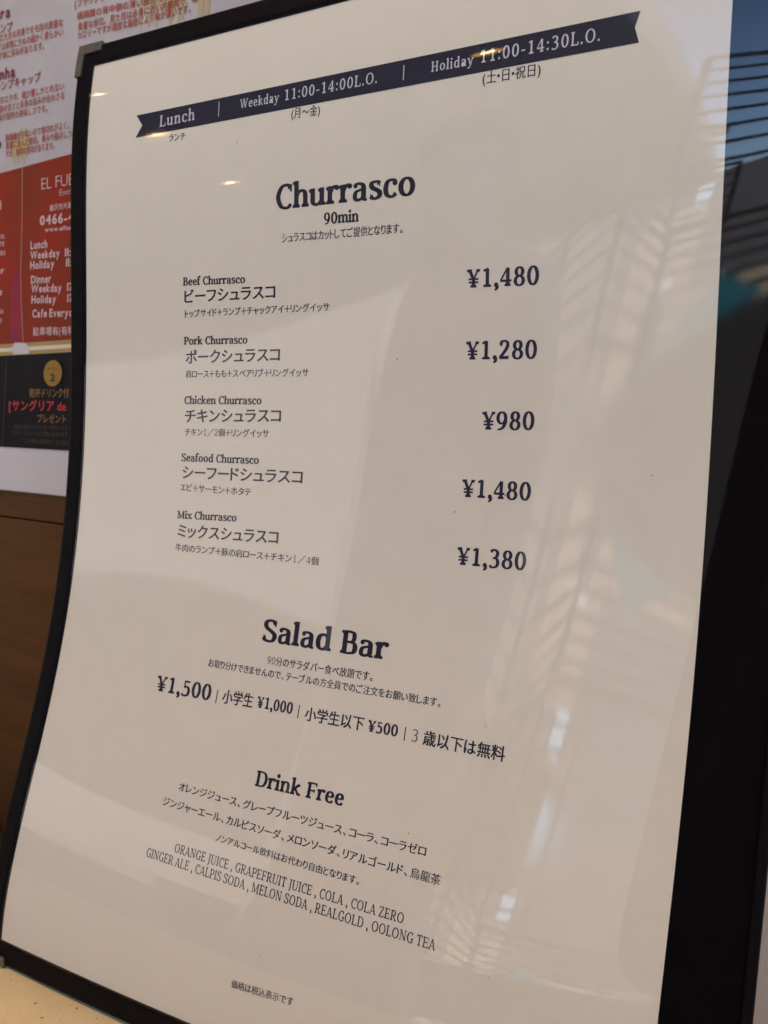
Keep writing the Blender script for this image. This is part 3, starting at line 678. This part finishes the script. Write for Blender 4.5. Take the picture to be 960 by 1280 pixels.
for i, (x, y, lb) in enumerate(((-2.0, -1.38, 'round warm ceiling downlight nearest the shop front on the left'), (-2.67, -2.42, 'round warm ceiling downlight in the middle of the terrace row'), (-3.81, -4.29, 'round warm ceiling downlight farthest out over the terrace'), (-1.20, -2.58, 'round warm ceiling downlight near the open right edge of the terrace'), (.55, -.80, 'round downlight added as warm fill over the right end of the counter'), (-.30, -.55, 'round downlight added as warm fill over the left end of the counter'))):
    L = thing('ceiling_light', (x, y, CZ), lb, 'lamp', 'round downlights in the soffit')
    k_ = (.55, 1, 1.25, 1, 1, 1)[i]
    for nm, r0, r1, z0, z1, m_ in (('lamp_lens', 0, .026*k_, CZ-.006, CZ-.004, M_lamp), ('lamp_halo', .026*k_, .06*k_, CZ-.0065, CZ-.004, M_halo), ('lamp_rim', .06*k_, .07*k_, CZ-.012, CZ-.001, M_rim)):
        n_ = 28; V = []; 
        A = [(math.cos(2*math.pi*j/n_), math.sin(2*math.pi*j/n_)) for j in range(n_)]
        if r0 == 0:
            V = [(x+r1*c, y+r1*s_, z0) for c, s_ in A]; F = [tuple(range(n_))]
        else:
            V = [(x+r0*c, y+r0*s_, z0) for c, s_ in A]+[(x+r1*c, y+r1*s_, z0) for c, s_ in A]+[(x+r1*c, y+r1*s_, z1) for c, s_ in A]
            F = [(j, (j+1) % n_, n_+(j+1) % n_, n_+j) for j in range(n_)]+[(n_+j, n_+(j+1) % n_, 2*n_+(j+1) % n_, 2*n_+j) for j in range(n_)]
        link(nm, V, F, m_, L)
    if i in (4, 5):  # the two lamps over the counter are added, unseen warm fill for the menu
        ld = bpy.data.lights.new('downlight', 'SPOT'); ld.energy = 5.6  if i == 4 else 4.2; ld.color = (1, .67, .37) if i == 4 else (1, .62, .32); ld.spot_size = rad(140); ld.spot_blend = .5; ld.shadow_soft_size = .05
        lo_ = bpy.data.objects.new('downlight', ld); col.objects.link(lo_); lo_.parent = L; lo_.location = (0, 0, -.03)

M_rail = mat('railing_steel', (.03, .026, .025), .5, .4)
M_railb = mat('black_railing', (.02, .02, .022), .4, .4)
def railing(name, top, bot, nb, wp_, wb, label, m_=M_rail):
    o = thing(name, (top[0][0], top[0][1], GZ), label, 'railing')
    for a, b in zip(top, bot): V, F = bar(b, (a[0], a[1], a[2]), wp_); link('post', V, F, m_, o)
    for k in range(nb):
        t_ = k/(nb-1)*.92; L = [Vector(a)*(1-t_)+Vector(b)*t_ for a, b in zip(top, bot)]
        V, F = join([bar(p, q, wb*(1.5 if k == 0 else 1)) for p, q in zip(L[:-1], L[1:])]); link('rail', V, F, m_, o)
railing('stair_railing', [(-6.9, -14, .30), (-4.8, -14, 1.21), (-4.0, -14, 1.71), (-3.15, -14, .86), (-.8, -14, .60), (1.6, -14, .45)], [(-6.9, -14, -.6), (-4.8, -14, .05), (-4.0, -14, .02), (-3.15, -14, -.14), (-.8, -14, -.28), (1.6, -14, -.28)], 7, .085, .045, 'grey steel stair railing rising to a landing and falling away again')
railing('stair_railing', [(-6.9, -14.6, 1.5), (-5.2, -14.6, 2.05), (-4.1, -14.6, 2.30), (-3.35, -14.6, 1.68), (-2.5, -14.6, 1.55)], [(-6.9, -14.6, .8), (-5.2, -14.6, 1.3), (-4.1, -14.6, 1.10), (-3.35, -14.6, .75), (-2.5, -14.6, .70)], 6, .07, .035, 'upper grey steel stair railing beyond the lower flight')
railing('landing_railing', [(-1.26, -6, 1.95), (-.78, -7.3, 1.95), (-.15, -9.0, 1.95)], [(-1.26, -6, .86), (-.78, -7.3, .86), (-.15, -9.0, .86)], 8, .05, .026, 'black horizontal bar railing along the raised landing against the sky', M_railb)
st = thing('staircase', (-5.4, -13.6, GZ), 'pale flight of steps below the grey railing', 'staircase'); M_step = mat('pale_step', (.78, .74, .70), .7)
for k in range(9):
    x = -4.05-.29*k; V, F = box(x-.29, x, -14.3, -13.3, GZ, .0-.10*k); link('step', V, F, M_step, st)
V, F = box(-3.1, 2.5, -17.5, -16, .12, 1.62)
tag(link('landing', V, F, mat('dark_concrete', (.13, .13, .14), .8, .3)), 'dark grey concrete landing slab behind the railings', 'landing')
V, F = box(-6.2, .4, -8.6, -7.9, GZ, .02, None, .02); tag(link('ground_screen', V, F, mat('dark_screen', (.03, .028, .025), .7, .3)), 'long dark box added in front of the parasols to hide the sunlit ground', 'ground_screen')  # added dark box, keeps the bright ground out of the film's reflections
# building across the street
bld = thing('white_building', (-18, -20, GZ), 'long pale rendered building across the street in the sun', 'building')
M_fac = mat('pale_render', (.27, .24, .21), .8, .2, noise=.04, nscale=.6)
M_glass = mat('window_glass', (.05, .06, .07), .1, .6)
V, F = box(-45, -5.6, -26, -20, GZ, 3.6); link('wall', V, F, M_fac, bld)
V, F = box(-45.2, -5.45, -20.02, -19.8, GZ, .02); link('plinth', V, F, mat('plinth_render', (.22, .19, .16), .8, .2, noise=.04, nscale=.6), bld)
V, F = box(-45.3, -5.3, -26.3, -19.7, 3.6, 3.85); link('roof', V, F, mat('roof_edge', (.3, .28, .26), .8), bld)
V, F = box(-4.6, -4.15, -19.6, -19.2, GZ, .38, None, .02); tag(link('white_pillar', V, F, mat('white_paint', (.8, .8, .8), .6)), 'white painted pillar beside the stair railing', 'pillar')
V, F = box(-5.58, 14, -24, -21, GZ, 1.42); tag(link('low_building', V, F, mat('beige_block', (.42, .36, .28), .8, noise=.08, nscale=1)), 'low beige block behind the parasols', 'building')
M_teal = mat('teal_canvas', (.014, .12, .145), .7, .2, noise=.1, nscale=3)
for i, (x, y, z) in enumerate(((-1.75, -11.5, .22), (.4, -12.6, .25))):
    o = thing('parasol', (x, y, GZ), ('teal parasol left of the other one', 'teal parasol right of the other one')[i], 'parasol', 'teal parasols by the stairs')
    n_ = 8; V = [(x, y, z)]+[(x+.55*math.cos(j*math.pi/4), y+.55*math.sin(j*math.pi/4), z-.26) for j in range(n_)]; F = [(0, 1+j, 1+(j+1) % n_) for j in range(n_)]
    link('canopy', V, F, M_teal, o); V, F = bar((x, y, GZ), (x, y, z), .05); link('pole', V, F, M_rim, o)

# the photographer, mirrored in the black edge
def person(dx, dy, material, label, reach):
    J = [(.45, -.62, -.12, .175), (.45, -.62, .08, .175), (.45, -.61, .24, .17), (.44, -.60, .36, .125), (.43, -.57, .45, .065), (.42, -.55, .53, .078), (.42, -.55, .62, .095), (.42, -.55, .70, .078),
         (.29, -.60, .34, .062), (.285, -.52, .10, .050), (.31, -.42, .14, .040), (.345, -.345, .19, .032),
         (.61, -.60, .34, .062), (.66, -.62, .10, .050), (.69, -.56, -.12, .045), (.69, -.53, -.20, .032),
         (.36, -.62, -.22, .115), (.36, -.62, -.58, .08), (.36, -.63, -.94, .05), (.36, -.53, -.97, .032),
         (.54, -.62, -.22, .115), (.54, -.62, -.58, .08), (.54, -.63, -.94, .05), (.54, -.53, -.97, .032)]
    if not reach: J[9:12] = [(.255, -.62, .08, .048), (.24, -.58, -.14, .038), (.24, -.56, -.22, .028)]
    J = [(a+dx, b_+dy, c, r_) for a, b_, c, r_ in J]
    E = [(0, 1), (1, 2), (2, 3), (3, 4), (4, 5), (5, 6), (6, 7), (3, 8), (8, 9), (9, 10), (10, 11), (3, 12), (12, 13), (13, 14), (14, 15), (0, 16), (16, 17), (17, 18), (18, 19), (0, 20), (20, 21), (21, 22), (22, 23)]
    base = Vector((.45+dx, -.62+dy, GZ)); me = bpy.data.meshes.new('person'); me.from_pydata([Vector(j[:3])-base for j in J], E, [])
    ob = bpy.data.objects.new('person', me); col.objects.link(ob); ob.location = base
    sk = ob.modifiers.new('skin', 'SKIN'); 
    for i, v in enumerate(me.skin_vertices[0].data): v.radius = (J[i][3], J[i][3]*.75 if i < 4 else J[i][3]); v.use_root = (i == 0)
    ss = ob.modifiers.new('sub', 'SUBSURF'); ss.levels = 2; ss.render_levels = 2
    me.materials.append(material); sk.use_smooth_shade = True
    return tag(ob, label, 'person')
person(0, 0, mat('dark_clothes', (.018, .010, .012), .85, .1), 'person in dark clothes holding up one arm in front of the counter', True)
p2 = person(-.93, -.78, mat('grey_clothes', (.30, .29, .31), .85, .1), 'person in grey clothes standing behind the one in dark clothes with both arms down', False)
bm = bmesh.new(); bmesh.ops.create_icosphere(bm, subdivisions=3, radius=.108)
for v in bm.verts:
    v.co.z *= 1.12; v.co.y *= 1.08
V = [Vector((-.51, -1.335, .665))+v.co for v in bm.verts]; F = [[v.index for v in f.verts] for f in bm.faces if f.calc_center_median().z > .03 or f.calc_center_median().y < .0]; bm.free()
link('hair', V, F, mat('dark_hair', (.02, .015, .012), .6, .3), p2, smooth=True)
